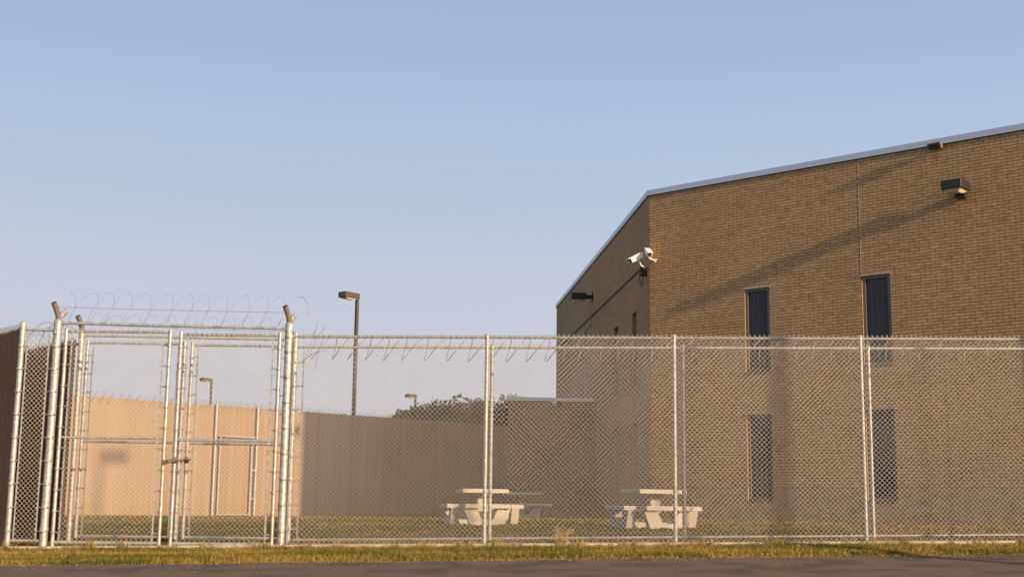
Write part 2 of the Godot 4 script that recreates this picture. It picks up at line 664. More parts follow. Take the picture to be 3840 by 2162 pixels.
func line_post(parent: Node, x: float, z: float, top: float, r: float) -> void:
	var y := ground_y(x, z) - 0.2
	var p := pipe(parent, "post", Vector3(x, y, z), Vector3(x, top, z), r, M.galvanized)
	var st := mb()
	lathe(st, Vector3(x, top, z), [Vector2(r + 0.004, -0.05), Vector2(r + 0.005, 0.012), Vector2(r * 0.7, 0.03), Vector2(0.0, 0.034)])
	part(st, "rail_cap", M.galvanized, p)
	for k in 6:
		var b := mb()
		var c := Vector3(x, 0.45 + k * 0.45, z)
		rod(b, c - Vector3.UP * 0.004, c + Vector3.UP * 0.004, r + 0.004, 10)
		part(b, "tie_wire", M.galvanized_dull, p)


# a run of rails of slight slope, with sleeves where two pipes meet
func rail(parent: Node, called: String, a: Vector3, b: Vector3, r: float, joint := 6.3) -> void:
	var o := pipe(parent, called, a, b, r, M.galvanized)
	var n := int(a.distance_to(b) / joint)
	var d := (b - a).normalized()
	for i in n:
		var c := a + d * (2.4 + i * joint)
		var st := mb()
		rod(st, c - d * 0.08, c + d * 0.08, r + 0.003, 12)
		part(st, "sleeve", M.galvanized, o)


func tension_bar(parent: Node, x: float, z: float, y0: float, y1: float, px: float, pr: float, n := 8) -> void:
	var st := mb()
	box(st, Vector3(x, (y0 + y1) * 0.5, z), Vector3(0.022, y1 - y0, 0.007))
	var o := part(st, "tension_bar", M.galvanized, parent)
	for i in n:
		var y := y0 + (y1 - y0) * (i + 0.45) / n
		var b := mb()
		box(b, Vector3((x + px) * 0.5, y, z), Vector3(absf(x - px) + 0.02, 0.018, 0.010))
		rod(b, Vector3(px, y - 0.012, z), Vector3(px, y + 0.012, z), pr + 0.004, 12)
		part(b, "tension_band", M.galvanized_dull, o)
		var bolt := mb()
		rod(bolt, Vector3(x + signf(x - px) * 0.012, y, z - 0.02), Vector3(x + signf(x - px) * 0.012, y, z + 0.028), 0.007, 6)
		part(bolt, "bolt", M.galvanized_dull, o)


func gate_leaf(x0: float, x1: float, y0: float, y1: float, z: float, mid: float, drop: float, label: String, sd: int) -> Node3D:
	var o := thing("gate_leaf", label, "gate", "chain link gate leaves", Vector3((x0 + x1) * 0.5, y0, z))
	var w := (x1 - x0) * 0.5
	var h := y1 - y0
	var r := 0.0275
	pipe(o, "stile", Vector3(-w, -drop, 0), Vector3(-w, h + 0.012, 0), r, M.galvanized)
	pipe(o, "stile", Vector3(w, -drop, 0), Vector3(w, h + 0.012, 0), r, M.galvanized)
	for y in [0.028, mid - y0, h - 0.028]:
		pipe(o, "rail", Vector3(-w + r, y, 0), Vector3(w - r, y, 0), 0.021, M.galvanized)
	tension_bar(o, -w + 0.095, 0.024, 0.03, h - 0.06, -w, r, 10)
	tension_bar(o, w - 0.095, 0.024, 0.03, h - 0.06, w, r, 10)
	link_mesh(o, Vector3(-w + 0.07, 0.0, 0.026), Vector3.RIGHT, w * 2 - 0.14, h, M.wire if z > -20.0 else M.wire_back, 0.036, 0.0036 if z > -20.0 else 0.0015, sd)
	for y in [0.028, mid - y0, h - 0.028]:
		ties(o, Vector3(-w + 0.1, y, 0), Vector3(w - 0.1, y, 0), 0.021, 0.36)
	return o


func gate_post(x: float, z: float, top: float, r: float, label: String, arms: Array) -> Node3D:
	var g := ground_y(x, z)
	var o := thing("gate_post", label, "gate post", "round posts that hold the gates", Vector3(x, g, z))
	var h := top - g
	pipe(o, "pole", Vector3(0, -0.3, 0), Vector3(0, h, 0), r, M.galvanized, 20)
	var st := mb()
	lathe(st, Vector3(0, h, 0), [Vector2(r + 0.006, -0.09), Vector2(r + 0.006, 0.0), Vector2(r * 0.75, 0.03)], 16)
	part(st, "post_collar", M.galvanized, o)
	for a in arms:
		var tip: Vector3 = a[0]
		var arm := mb()
		var base := Vector3(0, h + 0.0, 0)
		tube(arm, PackedVector3Array([base, base + Vector3(tip.x * 0.12, tip.y * 0.35, tip.z * 0.12), base + tip * Vector3(0.55, 0.7, 0.55), base + tip]), 0.040, 12, false)
		var am := part(arm, "barb_arm", a[1], o)
		var end := mb()
		var dir := (tip * Vector3(0.45, 0.3, 0.45)).normalized()
		rod(end, base + tip - dir * 0.03, base + tip - dir * 0.005, 0.038, 12)
		part(end, "arm_opening", M.black, am)
	for y in [h - 0.17, 0.3]:
		var b := mb()
		rod(b, Vector3(0, y - 0.03, 0), Vector3(0, y + 0.03, 0), r + 0.008, 16)
		box(b, Vector3(0.0, y, r + 0.02), Vector3(0.03, 0.05, 0.05))
		part(b, "hinge_band", M.galvanized, o)
	for k in 5:
		var b := mb()
		var y := 0.55 + k * 0.5
		rod(b, Vector3(0, y - 0.011, 0), Vector3(0, y + 0.011, 0), r + 0.004, 16)
		part(b, "tension_band", M.galvanized, o)
	return o


# ---------------------------------------------------------------- razor wire
func razor(called: String, label: String, p0: Vector3, p1: Vector3, r: float, pitch: float, sd: int, wire := 0.0045, jitter := 0.25, barbs := true) -> Node3D:
	rng.seed = sd
	var o := thing(called, label, "razor wire", "coils of razor wire along the fence tops", p0)
	var d := (p1 - p0)
	var length := d.length()
	d = d.normalized()
	var side := d.cross(Vector3.UP).normalized()
	var pts := PackedVector3Array()
	var bs := mb()
	var t := 0.0
	var ang := rng.randf() * TAU
	var p := pitch
	var rr := r
	var step := 14
	var k := 0
	while t < length:
		if k % step == 0:
			p = pitch * rng.randf_range(1.0 - jitter, 1.0 + jitter)
			rr = lerpf(rr, r * rng.randf_range(0.9, 1.08), 0.6)
		var lean := 0.10 * sin(ang)
		var c := d * (t + lean) + Vector3.UP * sin(ang) * rr + side * cos(ang) * rr
		pts.append(c)
		if barbs and k % 3 == 0:
			var a := Vector3.UP * cos(ang) - side * sin(ang)
			var n := Vector3.UP * sin(ang) + side * cos(ang)
			tri(bs, c - a * 0.016, c + n * 0.013, c + a * 0.016, d)
			tri(bs, c - a * 0.016, c - n * 0.013, c + a * 0.016, d)
		ang += TAU / step
		t += p / step
		k += 1
	var st := mb()
	tube(st, pts, wire, 3, false)
	st.index()
	part(st, "coil", M.razor, o)
	if barbs:
		var b := part(bs, "barbs", M.razor, o)
		b.set_meta("kind", "stuff")
	return o


# ---------------------------------------------------------------- slatted fences
func slatted_fence(label: String, o0: Vector3, u: Vector3, length: float, top0: float, top1: float, slat: Material, pitch: float, n_side: Vector3, sd: int, mesh_a: float) -> Node3D:
	rng.seed = sd
	var o := thing("slatted_fence", label, "fence", "chain link fences filled with privacy slats")
	var zax := u.cross(Vector3.UP).normalized()
	var xf: Array = []
	var n := int(length / pitch)
	var cols: Array = []
	var bay := 1.0
	for i in n:
		if i % 58 == 0:
			bay = rng.randf_range(0.94, 1.04)
		var tone := bay * rng.randf_range(0.84, 1.06)
		cols.append(Color(tone, tone * rng.randf_range(0.96, 1.0), tone * rng.randf_range(0.9, 1.0)))
		var s := (i + 0.5) * pitch
		var c := o0 + u * s
		var g := ground_y(c.x, c.z)
		var top := lerpf(top0, top1, s / length) + rng.randf_range(-0.03, 0.0) + (0.025 if i % 2 == 0 else 0.0)
		var h := top - g - 0.03
		var turn := Basis(Vector3.UP, rng.randf_range(-0.04, 0.04))
		xf.append(Transform3D(turn * Basis(u * pitch * 0.83, Vector3.UP * h, zax * 0.009), Vector3(c.x, g + 0.03 + h * 0.5, c.z)))
	many(unit_box, xf, cols, "slats", slat, o)
	var g0 := ground_y(o0.x, o0.z)
	var hh := minf(top0, top1) - g0 + 0.02
	var base := o0 + n_side * 0.012
	base.y = g0 + 0.02
	link_mesh(o, base, u, length, hh, M.wire_brown if slat == M.slat_brown else M.galvanized_dull, mesh_a, 0.0026, sd)
	var e := o0 + u * length
	var back := -n_side * 0.05
	pipe(o, "top_rail", Vector3(o0.x, top0 - 0.05, o0.z) + back, Vector3(e.x, top1 - 0.05, e.z) + back, 0.021, M.galvanized)
	pipe(o, "bottom_rail", Vector3(o0.x, g0 + 0.1, o0.z) + back, Vector3(e.x, ground_y(e.x, e.z) + 0.1, e.z) + back, 0.021, M.galvanized)
	var k := 3.0
	while k < length:
		var c := o0 + u * k + back * 1.6
		pipe(o, "post", Vector3(c.x, ground_y(c.x, c.z) - 0.2, c.z), Vector3(c.x, lerpf(top0, top1, k / length) - 0.03, c.z), 0.037, M.galvanized)
		k += 3.0
	return o


# ---------------------------------------------------------------- lamps
# shoebox lamp head: local +x points away from its pole or wall
func lamp_head(parent: Node, at: Vector3, dir: Vector3, l: float, w: float, h: float, m: Material) -> void:
	var b := Basis(dir, Vector3.UP, dir.cross(Vector3.UP))
	var st := mb()
	cham_box(st, b, at, Vector3(l, h, w), 0.012)
	var head := part(st, "lamp_head", m, parent)
	var lens := mb()
	var prof := [[1.0, 0.0], [0.86, -0.03], [0.5, -0.055]]
	for k in 2:
		var p: Array = prof[k]
		var q: Array = prof[k + 1]
		var P: Array = []
		var Q: Array = []
		for c in [[-1, -1], [1, -1], [1, 1], [-1, 1]]:
			P.append(at + b.x * c[0] * l * 0.42 * p[0] + b.z * c[1] * w * 0.40 * p[0] + Vector3.UP * (-h * 0.5 + p[1]))
			Q.append(at + b.x * c[0] * l * 0.42 * q[0] + b.z * c[1] * w * 0.40 * q[0] + Vector3.UP * (-h * 0.5 + q[1]))
		for i in 4:
			var j := (i + 1) % 4
			var n: Vector3 = ((P[i] + P[j]) * 0.5 - at).normalized()
			quad(lens, P[i], P[j], Q[j], Q[i], n)
		if k == 1:
			quad(lens, Q[0], Q[1], Q[2], Q[3], Vector3.DOWN)
	part(lens, "lens", M.lens, head)
	for s in [-1.0, 1.0]:
		for e in [-1.0, 1.0]:
			var latch := mb()
			box_xf(latch, b, at + b.x * e * l * 0.3 + b.z * s * (w * 0.5 - 0.03) - Vector3.UP * (h * 0.5 + 0.012), Vector3(0.02, 0.03, 0.02))
			part(latch, "latch", M.galvanized_dull, head)


func lamp_post(x: float, z: float, top: float, dir: Vector3, label: String, s := 1.0) -> Node3D:
	var o := thing("lamp_post", label, "lamp post", "tall square lamp posts", Vector3(x, ground_y(x, z), z))
	var h := top - o.position.y
	var st := mb()
	var b := Basis(dir, Vector3.UP, dir.cross(Vector3.UP))
	cham_box(st, b, Vector3(0, h * 0.5 - 0.1, 0), Vector3(0.13 * s, h + 0.2, 0.13 * s), 0.01)
	part(st, "pole", M.bronze, o)
	var f := mb()
	cham_box(f, b, Vector3(0, 0.25, 0), Vector3(0.5, 0.7, 0.5), 0.03)
	part(f, "footing", M.kerb, o)
	lamp_head(o, Vector3(0, h - 0.12, 0) + dir * (0.065 + 0.42 * s), dir, 0.84 * s, 0.46 * s, 0.23 * s, M.bronze)
	return o


# ---------------------------------------------------------------- brick building
func in_hole(holes: Array, s: float, y: float) -> bool:
	for h in holes:
		if s > h[0] and s < h[1] and y > h[2] and y < h[3]:
			return true
	return false


func wall_with_holes(st: SurfaceTool, reveals: Array, o: Vector3, u: Vector3, n: Vector3, s0: float, s1: float, y0: float, y1: float, holes: Array, depth: float) -> void:
	var ss := [s0, s1]
	var ys := [y0, y1]
	for h in holes:
		ss.append_array([h[0], h[1]])
		ys.append_array([h[2], h[3]])
	ss.sort()
	ys.sort()
	var P := func(s: float, y: float, d: float) -> Vector3: return o + u * s + n * d + Vector3.UP * y
	for i in ss.size() - 1:
		for j in ys.size() - 1:
			if ss[i + 1] - ss[i] < 1e-4 or ys[j + 1] - ys[j] < 1e-4:
				continue
			if in_hole(holes, (ss[i] + ss[i + 1]) * 0.5, (ys[j] + ys[j + 1]) * 0.5):
				continue
			quad(st, P.call(ss[i], ys[j], 0), P.call(ss[i + 1], ys[j], 0), P.call(ss[i + 1], ys[j + 1], 0), P.call(ss[i], ys[j + 1], 0), n)
	# the inner face, a storey's thickness behind
	quad(st, P.call(s0, y0, -0.32), P.call(s1, y0, -0.32), P.call(s1, y1, -0.32), P.call(s0, y1, -0.32), -n)
	for h in holes:
		st = mb()
		reveals.append(st)
		quad(st, P.call(h[0], h[2], 0), P.call(h[0], h[3], 0), P.call(h[0], h[3], -depth), P.call(h[0], h[2], -depth), u)
		quad(st, P.call(h[1], h[2], 0), P.call(h[1], h[3], 0), P.call(h[1], h[3], -depth), P.call(h[1], h[2], -depth), -u)
		quad(st, P.call(h[0], h[3], 0), P.call(h[1], h[3], 0), P.call(h[1], h[3], -depth), P.call(h[0], h[3], -depth), Vector3.DOWN)
		quad(st, P.call(h[0], h[2], 0), P.call(h[1], h[2], 0), P.call(h[1], h[2], -depth), P.call(h[0], h[2], -depth), Vector3.UP)


func lay_bricks(parent: Node, o: Vector3, u: Vector3, n: Vector3, s0: float, s1: float, y0: float, y1: float, holes: Array, joints: Array, single: int, sd: int) -> void:
	rng.seed = sd
	var L := 0.24
	var H := 0.0705
	var gap := 0.012
	var bed := 0.013
	var blotch := FastNoiseLite.new()
	blotch.seed = sd
	blotch.frequency = 0.35
	blotch.fractal_octaves = 3
	var xf: Array = []
	var cols: Array = []
	var near: Array = []
	var rows := int(floor((y1 - y0) / H))
	H = (y1 - y0) / rows
	var cuts := joints.duplicate()
	for j in rows:
		var y := y0 + j * H
		var s := s0 - (L * 0.5 if j % 2 == 0 else 0.0)
		while s < s1:
			var pieces := [[maxf(s, s0 - 0.0), minf(s + L, s1)]]
			s += L
			for h in holes:
				if y + H * 0.5 > h[2] and y + H * 0.5 < h[3]:
					var next: Array = []
					for p in pieces:
						if p[1] <= h[0] or p[0] >= h[1]:
							next.append(p)
						else:
							if p[0] < h[0]:
								next.append([p[0], h[0] + gap * 0.5])
							if p[1] > h[1]:
								next.append([h[1] - gap * 0.5, p[1]])
					pieces = next
			for c in cuts:
				var next2: Array = []
				for p in pieces:
					if p[0] < c and p[1] > c:
						next2.append([p[0], c])
						next2.append([c, p[1]])
					else:
						next2.append(p)
				pieces = next2
			for p in pieces:
				var len: float = p[1] - p[0] - gap
				if len < 0.025:
					continue
				var cs: float = (p[0] + p[1]) * 0.5
				var out := rng.randf_range(-0.0007, 0.0007)
				var tilt := rng.randf_range(-0.004, 0.004)
				var b := Basis(u * len + Vector3.UP * tilt * len, Vector3.UP * (H - bed), n * 0.02)
				var c := o + u * cs + Vector3.UP * (y + H * 0.5) + n * (-0.005 + out)
				var ci := rng.randi() % 6
				var col := brick_color(ci)
				var k := 1.0 + 0.10 * blotch.get_noise_2d(cs, y) + rng.randf_range(-0.04, 0.04)
				if rng.randf() < 0.02:
					col = Color(0.46, 0.26, 0.13)
				if rng.randf() < 0.015:
					k *= 0.84
				var t := Transform3D(b, c)
				if single > 0 and cs < 9.95 and y > 3.25 and s < s1:
					near.append([c.distance_to(Vector3(0, CAM_Y, 0)), t, ci])
				else:
					xf.append(t)
					cols.append(Color(col.r * k, col.g * k, col.b * k))
	near.sort_custom(func(p, q): return p[0] < q[0])
	for i in near.size():
		if i < single:
			var m := MeshInstance3D.new()
			m.mesh = unit_box
			m.material_override = M["brick_%d" % near[i][2]]
			m.transform = near[i][1]
			put(m, "brick", parent)
		else:
			xf.append(near[i][1])
			var c := brick_color(near[i][2])
			var k := 1.0 + 0.10 * blotch.get_noise_2d(near[i][1].origin.x * 1.3, near[i][1].origin.y) + rng.randf_range(-0.06, 0.06)
			if rng.randf() < 0.02:
				c = Color(0.46, 0.26, 0.13)
			if rng.randf() < 0.015:
				k *= 0.84
			cols.append(Color(c.r * k, c.g * k, c.b * k))
	many(unit_box, xf, cols, "brickwork", M.brick, parent)


func window(parent: Node, o: Vector3, u: Vector3, n: Vector3, h: Array, depth: float, bars: int) -> void:
	var b := Basis(u, Vector3.UP, n)
	var cs: float = (h[0] + h[1]) * 0.5
	var cy: float = (h[2] + h[3]) * 0.5
	var w: float = h[1] - h[0]
	var hh: float = h[3] - h[2]
	var c := o + u * cs + Vector3.UP * cy - n * depth
	var st := mb()
	var f := 0.075
	box_xf(st, b, c - u * (w * 0.5 - f * 0.5) + n * 0.03, Vector3(f, hh, 0.07))
	box_xf(st, b, c + u * (w * 0.5 - f * 0.5) + n * 0.03, Vector3(f, hh, 0.07))
	box_xf(st, b, c + Vector3.UP * (hh * 0.5 - f * 0.5) + n * 0.028, Vector3(w - f * 2, f, 0.07))
	box_xf(st, b, c - Vector3.UP * (hh * 0.5 - f * 0.5) + n * 0.028, Vector3(w - f * 2, f, 0.07))
	var win := part(st, "window", M.frame, parent)
	var p := mb()
	box_xf(p, b, c + n * 0.008, Vector3(w - f * 2 + 0.01, hh - f * 2 + 0.01, 0.012))
	part(p, "pane", M.glass, win)
	for i in bars:
		var v := mb()
		var x := (w - f * 2) * ((i + 1.0) / (bars + 1.0) - 0.5)
		box_xf(v, b, c + u * x + n * 0.02, Vector3(0.008, hh - f * 2, 0.012))
		part(v, "bar", M.blind_bar, win)
	var sl := mb()
	box_xf(sl, b, o + u * cs + Vector3.UP * (h[2] - 0.012) - n * 0.03, Vector3(w - 0.01, 0.03, 0.1))
	part(sl, "sill", M.frame, win)
	var li := mb()
	box_xf(li, b, o + u * (cs - 0.015) + Vector3.UP * (h[3] + 0.008) + n * 0.003, Vector3(w + 0.1, 0.022, 0.034))
	part(li, "lintel", M.concrete if bars > 1 else M.frame, win)


func make_building() -> void:
	var o := thing("brick_building", "two storey tan brick building with narrow dark windows and metal roof edge", "building")
	var top := 8.67
	var base := 0.05
	var stem := 1.12
	var holes := [[2.83, 3.51, 3.87, 5.905], [5.915, 6.605, 3.85, 5.905], [2.83, 3.51, 0.82, 2.855], [5.91, 6.6, 0.82, 2.855], [9.0 + 1.6, 9.7 + 1.6, 3.85, 5.905], [9.0 + 1.6, 9.7 + 1.6, 0.82, 2.855]]
	var far_s := 19.75
	var side_holes := [[1.86, 2.48, 3.87, 5.89], [4.80, 5.47, 3.87, 5.89], [1.86, 2.48, 0.82, 2.855], [4.80, 5.47, 0.82, 2.855]]
	var st := mb()
	var rv: Array = []
	wall_with_holes(st, rv, WALL_O, WALL_U, WALL_N, 0.0, 15.0, base, top, holes, 0.085)
	var w := part(st, "wall", M.mortar, o)
	for q in rv:
		part(q, "reveal", M.brick_2, w)
	lay_bricks(w, WALL_O, WALL_U, WALL_N, 0.004, 12.6, stem, top, holes, [5.906], 300, 41)
	# plain rendered base course, standing 8 mm proud like the bricks
	var pl := mb()
	var segs := [0.006, 2.83, 3.51, 5.906, 6.6, 10.6, 11.3, 15.0]
	for i in segs.size() - 1:
		var y_top := stem - 0.006
		if i % 2 == 1 and i != 3:
			y_top = 0.8
		if i == 3:
			y_top = 0.8
		box_xf(pl, Basis(WALL_U, Vector3.UP, WALL_N), WALL_O + WALL_U * (segs[i] + segs[i + 1]) * 0.5 + Vector3.UP * (base + y_top) * 0.5, Vector3(segs[i + 1] - segs[i] - 0.004, y_top - base, 0.016))
	part(pl, "base_course", M.stem_wall, w)
	var s2 := mb()
	var rv2: Array = []
	wall_with_holes(s2, rv2, WALL_O, SIDE_U, SIDE_N, 0.0, far_s, base, top, side_holes, 0.16)
	var w2 := part(s2, "wall", M.mortar, o)
	for q in rv2:
		part(q, "reveal", M.brick_4, w2)
	lay_bricks(w2, WALL_O, SIDE_U, SIDE_N, 0.004, far_s, base, top, side_holes, [], 0, 43)
	# the other walls and the roof, out of sight
	var L := WALL_O + SIDE_U * far_s
	var R := WALL_O + WALL_U * 15.0
	var R2 := R + Vector3(0.6567, 0, -0.7541) * 24.0
	var L2 := L + Vector3(0.9962, 0, -0.087) * 14.0
	for pr in [[R, R2], [R2, L2], [L2, L]]:
		var a: Vector3 = pr[0]
		var b: Vector3 = pr[1]
		var d := (b - a).normalized()
		var nn := d.cross(Vector3.UP).normalized()
		var m := mb()
		box_xf(m, Basis(d, Vector3.UP, nn), (a + b) * 0.5 + Vector3.UP * (base + top) * 0.5, Vector3(a.distance_to(b) - 0.3, top - base, 0.3))
		part(m, "wall", M.brick_0, o)
	var rf := mb()
	prism_y(rf, [WALL_O, R, R2, L2, L], top - 0.25, top - 0.05)
	part(rf, "roof", M.roof, o)
	for h in holes:
		window(w, WALL_O, WALL_U, WALL_N, h, 0.085, 3)
	for h in side_holes:
		window(w2, WALL_O, SIDE_U, SIDE_N, h, 0.16, 1)
	# metal roof edge, mitred at the corner, with a dark drip gap below
	var mit := (WALL_N + SIDE_N) / (1.0 + WALL_N.dot(SIDE_N))
	for e in [[0.045, 8.675, 8.815, M.coping, "roof_edge"], [0.022, 8.655, 8.675, M.dark_metal, "drip_edge"]]:
		var q: float = e[0]
		var c1 := mb()
		prism_y(c1, [WALL_O + mit * q, R + WALL_N * q, R - WALL_N * 0.32, WALL_O - mit * 0.32], e[1], e[2])
		part(c1, e[4], e[3], o)
		var c2 := mb()
		prism_y(c2, [WALL_O + mit * q, L + SIDE_N * q, L - SIDE_N * 0.32, WALL_O - mit * 0.32], e[1], e[2])
		part(c2, e[4], e[3], o)
	# sealant of the control joint above the second window
	var jt := mb()
	box_xf(jt, Basis(WALL_U, Vector3.UP, WALL_N), WALL_O + WALL_U * 5.906 + Vector3.UP * (5.93 + top) * 0.5 + WALL_N * 0.005, Vector3(0.008, top - 5.94, 0.008))
	part(jt, "joint_sealant", M.concrete, w)


func wall_p(s: float, y: float, d: float) -> Vector3:
	return WALL_O + WALL_U * s + WALL_N * d + Vector3.UP * y


func side_p(s: float, y: float, d: float) -> Vector3:
	return WALL_O + SIDE_U * s + SIDE_N * d + Vector3.UP * y


func make_wall_fixtures() -> void:
	# shoebox lamp on the sunlit wall
	var o := thing("wall_lamp", "black shoebox lamp high on the sunlit brick wall", "wall lamp", "lamps fixed to the brick walls", wall_p(8.36, 7.585, 0))
	lamp_head(o, WALL_N * 0.38, WALL_N, 0.5, 0.46, 0.2, M.dark_metal)
	var j := mb()
	box_xf(j, Basis(WALL_U, Vector3.UP, WALL_N), WALL_N * 0.085 + Vector3(0, -0.15, 0) , Vector3(0.2, 0.13, 0.15))
	part(j, "junction_box", M.dark_metal, o)
	# small floodlight under the roof edge
	var f := thing("floodlight", "small floodlight tucked under the metal roof edge", "floodlight", "", wall_p(7.84, 8.63, 0.15))
	var fb := Basis(WALL_U, Vector3.UP, WALL_N) * Basis(Vector3.RIGHT, 0.45)
	var h := mb()
	cham_box(h, fb, Vector3.ZERO, Vector3(0.26, 0.13, 0.10), 0.012)
	part(h, "housing", M.bronze, f)
	var gl := mb()
	box_xf(gl, fb, fb.z * 0.053, Vector3(0.2, 0.1, 0.008))
	part(gl, "pane", M.glass, f)
	for s in [-1.0, 1.0]:
		var br := mb()
		box_xf(br, fb, fb.x * s * 0.14 - fb.z * 0.01, Vector3(0.018, 0.15, 0.12))
		part(br, "bracket", M.rust, f)
	var stem := mb()
	rod(stem, Vector3(0, -0.02, 0), -WALL_N * 0.15 + Vector3(0, -0.03, 0), 0.018)
	part(stem, "stem", M.bronze, f)
	# lamp on the shaded wall, seen from its side
	var l := thing("wall_lamp", "dark shoebox lamp on an arm standing out from the shaded side wall", "wall lamp", "lamps fixed to the brick walls", side_p(9.9, 7.56, 0))
	lamp_head(l, SIDE_N * 0.49 + Vector3(0, 0.0, 0), SIDE_N, 0.50, 0.4, 0.22, M.dark_metal)
	var pl := mb()
	cham_box(pl, Basis(SIDE_U, Vector3.UP, SIDE_N), SIDE_N * 0.02, Vector3(0.2, 0.32, 0.04), 0.008)
	part(pl, "wall_plate", M.dark_metal, l)
	var ar := mb()
	cham_box(ar, Basis(SIDE_U, Vector3.UP, SIDE_N), SIDE_N * 0.145, Vector3(0.1, 0.13, 0.2), 0.008)
	part(ar, "arm", M.dark_metal, l)
	# security cameras on the corner
	var box_o := thing("junction_box", "dark box on the building corner from which camera cables hang", "junction box", "", side_p(0.42, 6.70, 0.0))
	var jb := mb()
	cham_box(jb, Basis(SIDE_U, Vector3.UP, SIDE_N), SIDE_N * 0.10, Vector3(0.26, 0.16, 0.12), 0.01)
	part(jb, "housing", M.dark_metal, box_o)
	for e in [[Vector3(-0.16, 0.1, 0.1), Vector3(-0.16, -0.40, 0.16)], [Vector3(0.10, 0.13, 0.30), Vector3(0.06, -0.26, 0.26)]]:
		var cb := mb()
		var a: Vector3 = e[0]
		var b: Vector3 = e[1]
		tube(cb, PackedVector3Array([a + Vector3(0.01, 0.16, 0), a, a.lerp(b, 0.6) + Vector3(-0.03, 0, 0.03), b, b + Vector3(0.05, 0.06, 0), SIDE_N * 0.1 + Vector3(0.02, -0.06, 0)]), 0.014, 6)
		part(cb, "cable", M.dark_metal, box_o)
	security_camera(Vector3(3.21, 6.99, -33.55), Vector3(-0.80, -0.47, 0.36), Vector3(3.33, 6.80, -33.6), side_p(0.36, 6.80, 0.0), "white security camera on the corner pointing down to the left")
	security_camera(Vector3(3.505, 7.10, -33.42), Vector3(0.10, -0.42, 0.90), Vector3(3.53, 6.98, -33.5), wall_p(0.20, 6.91, 0.0), "white security camera on the corner facing the road")
	# conduit along the shaded wall
	var c := thing("conduit", "thin dark conduit running along the shaded side wall with a branch", "conduit", "", side_p(0.6, 6.9, 0.0))
	var org := side_p(0.6, 6.9, 0.0)
	var cm := mb()
	rod(cm, side_p(0.55, 6.92, 0.03) - org, side_p(19.4, 6.92, 0.03) - org, 0.017)
	part(cm, "main_run", M.dark_metal, c)
	var br2 := mb()
	var path := PackedVector3Array()
	for q in [[10.14, 7.08], [10.14, 6.92], [10.02, 6.70], [10.1, 6.62], [11.3, 6.64], [11.42, 6.56], [11.43, 5.2], [11.43, 3.2]]:
		path.append(side_p(q[0], q[1], 0.035) - org)
	tube(br2, path, 0.016, 6)
	part(br2, "branch", M.galvanized_dull, c)
	for i in 9:
		var cl := mb()
		box_xf(cl, Basis(SIDE_U, Vector3.UP, SIDE_N), side_p(1.4 + i * 2.1, 6.92, 0.03) - org, Vector3(0.03, 0.075, 0.055))
		part(cl, "clip", M.galvanized_dull, c)


func security_camera(at: Vector3, dir: Vector3, foot: Vector3, wall: Vector3, label: String) -> void:
	dir = dir.normalized()
	var o := thing("security_camera", label, "security camera", "security cameras on the building corner", at)
	var side := dir.cross(Vector3.UP).normalized()
	var b := Basis(dir, side.cross(dir).normalized(), side)
	var st := mb()
	cham_box(st, b, Vector3.ZERO, Vector3(0.40, 0.125, 0.125), 0.012)
	var body := part(st, "housing", M.white_paint, o)
	var hd := mb()
	box_xf(hd, b, b.x * 0.03 + b.y * 0.07, Vector3(0.47, 0.012, 0.145))
	part(hd, "sun_shield", M.white_paint, o)
	var fr := mb()
	box_xf(fr, b, b.x * 0.203, Vector3(0.008, 0.085, 0.095))
	part(fr, "front_pane", M.glass, body)
	var arm := mb()
	var f := foot - at
	var wl := wall - at
	tube(arm, PackedVector3Array([-b.y * 0.06 - b.x * 0.03, f, f.lerp(wl, 0.85), wl]), 0.024, 8)
	part(arm, "bracket", M.cream, o)
	var pl := mb()
	var n := (f - wl).normalized()
	rod(pl, wl + n * 0.012, wl + n * 0.035, 0.055, 12)
	part(pl, "wall_plate", M.cream, o)


func make_annex() -> void:
	var o := thing("brick_annex", "low brown brick annex with a white flat roof edge", "building")
	var a := Vector3(-0.09, 0, -42.8)
	var b := Vector3(2.74, 0, -43.05)
	var u := (b - a).normalized()
	var n := u.cross(Vector3.UP).normalized()
	if n.z < 0:
		n = -n
	var back := Vector3(0.35, 0, -6.0)
	var w := mb()
	prism_y(w, [a, b, b + back, a + back], 0.1, 4.0)
	var wl := part(w, "wall", M.mortar, o)
	lay_bricks(wl, a, u, n, 0.0, 2.84, 0.12, 4.0, [], [], 0, 47)
	var r := mb()
	prism_y(r, [a - u * 0.06 + n * 0.09, b + n * 0.09, b + back, a - u * 0.06 + back], 4.01, 4.13)
	part(r, "roof_edge", M.white_trim, o)
	var l := thing("floodlight", "small white floodlight under the annex roof edge", "floodlight", "", Vector3(1.42, 3.92, -42.82))
	var h := mb()
	cham_box(h, Basis(Vector3.RIGHT, 0.4), Vector3.ZERO, Vector3(0.16, 0.13, 0.11), 0.01)
	part(h, "housing", M.white_paint, l)
	var s := mb()
	rod(s, Vector3(0.02, 0.03, -0.02), Vector3(0.02, 0.05, -0.14), 0.02)
	part(s, "stem", M.dark_metal, l)
	var k := mb()
	box(k, Vector3(0.15, 0.0, -0.06), Vector3(0.1, 0.13, 0.1))
	part(k, "sensor", M.dark_metal, l)


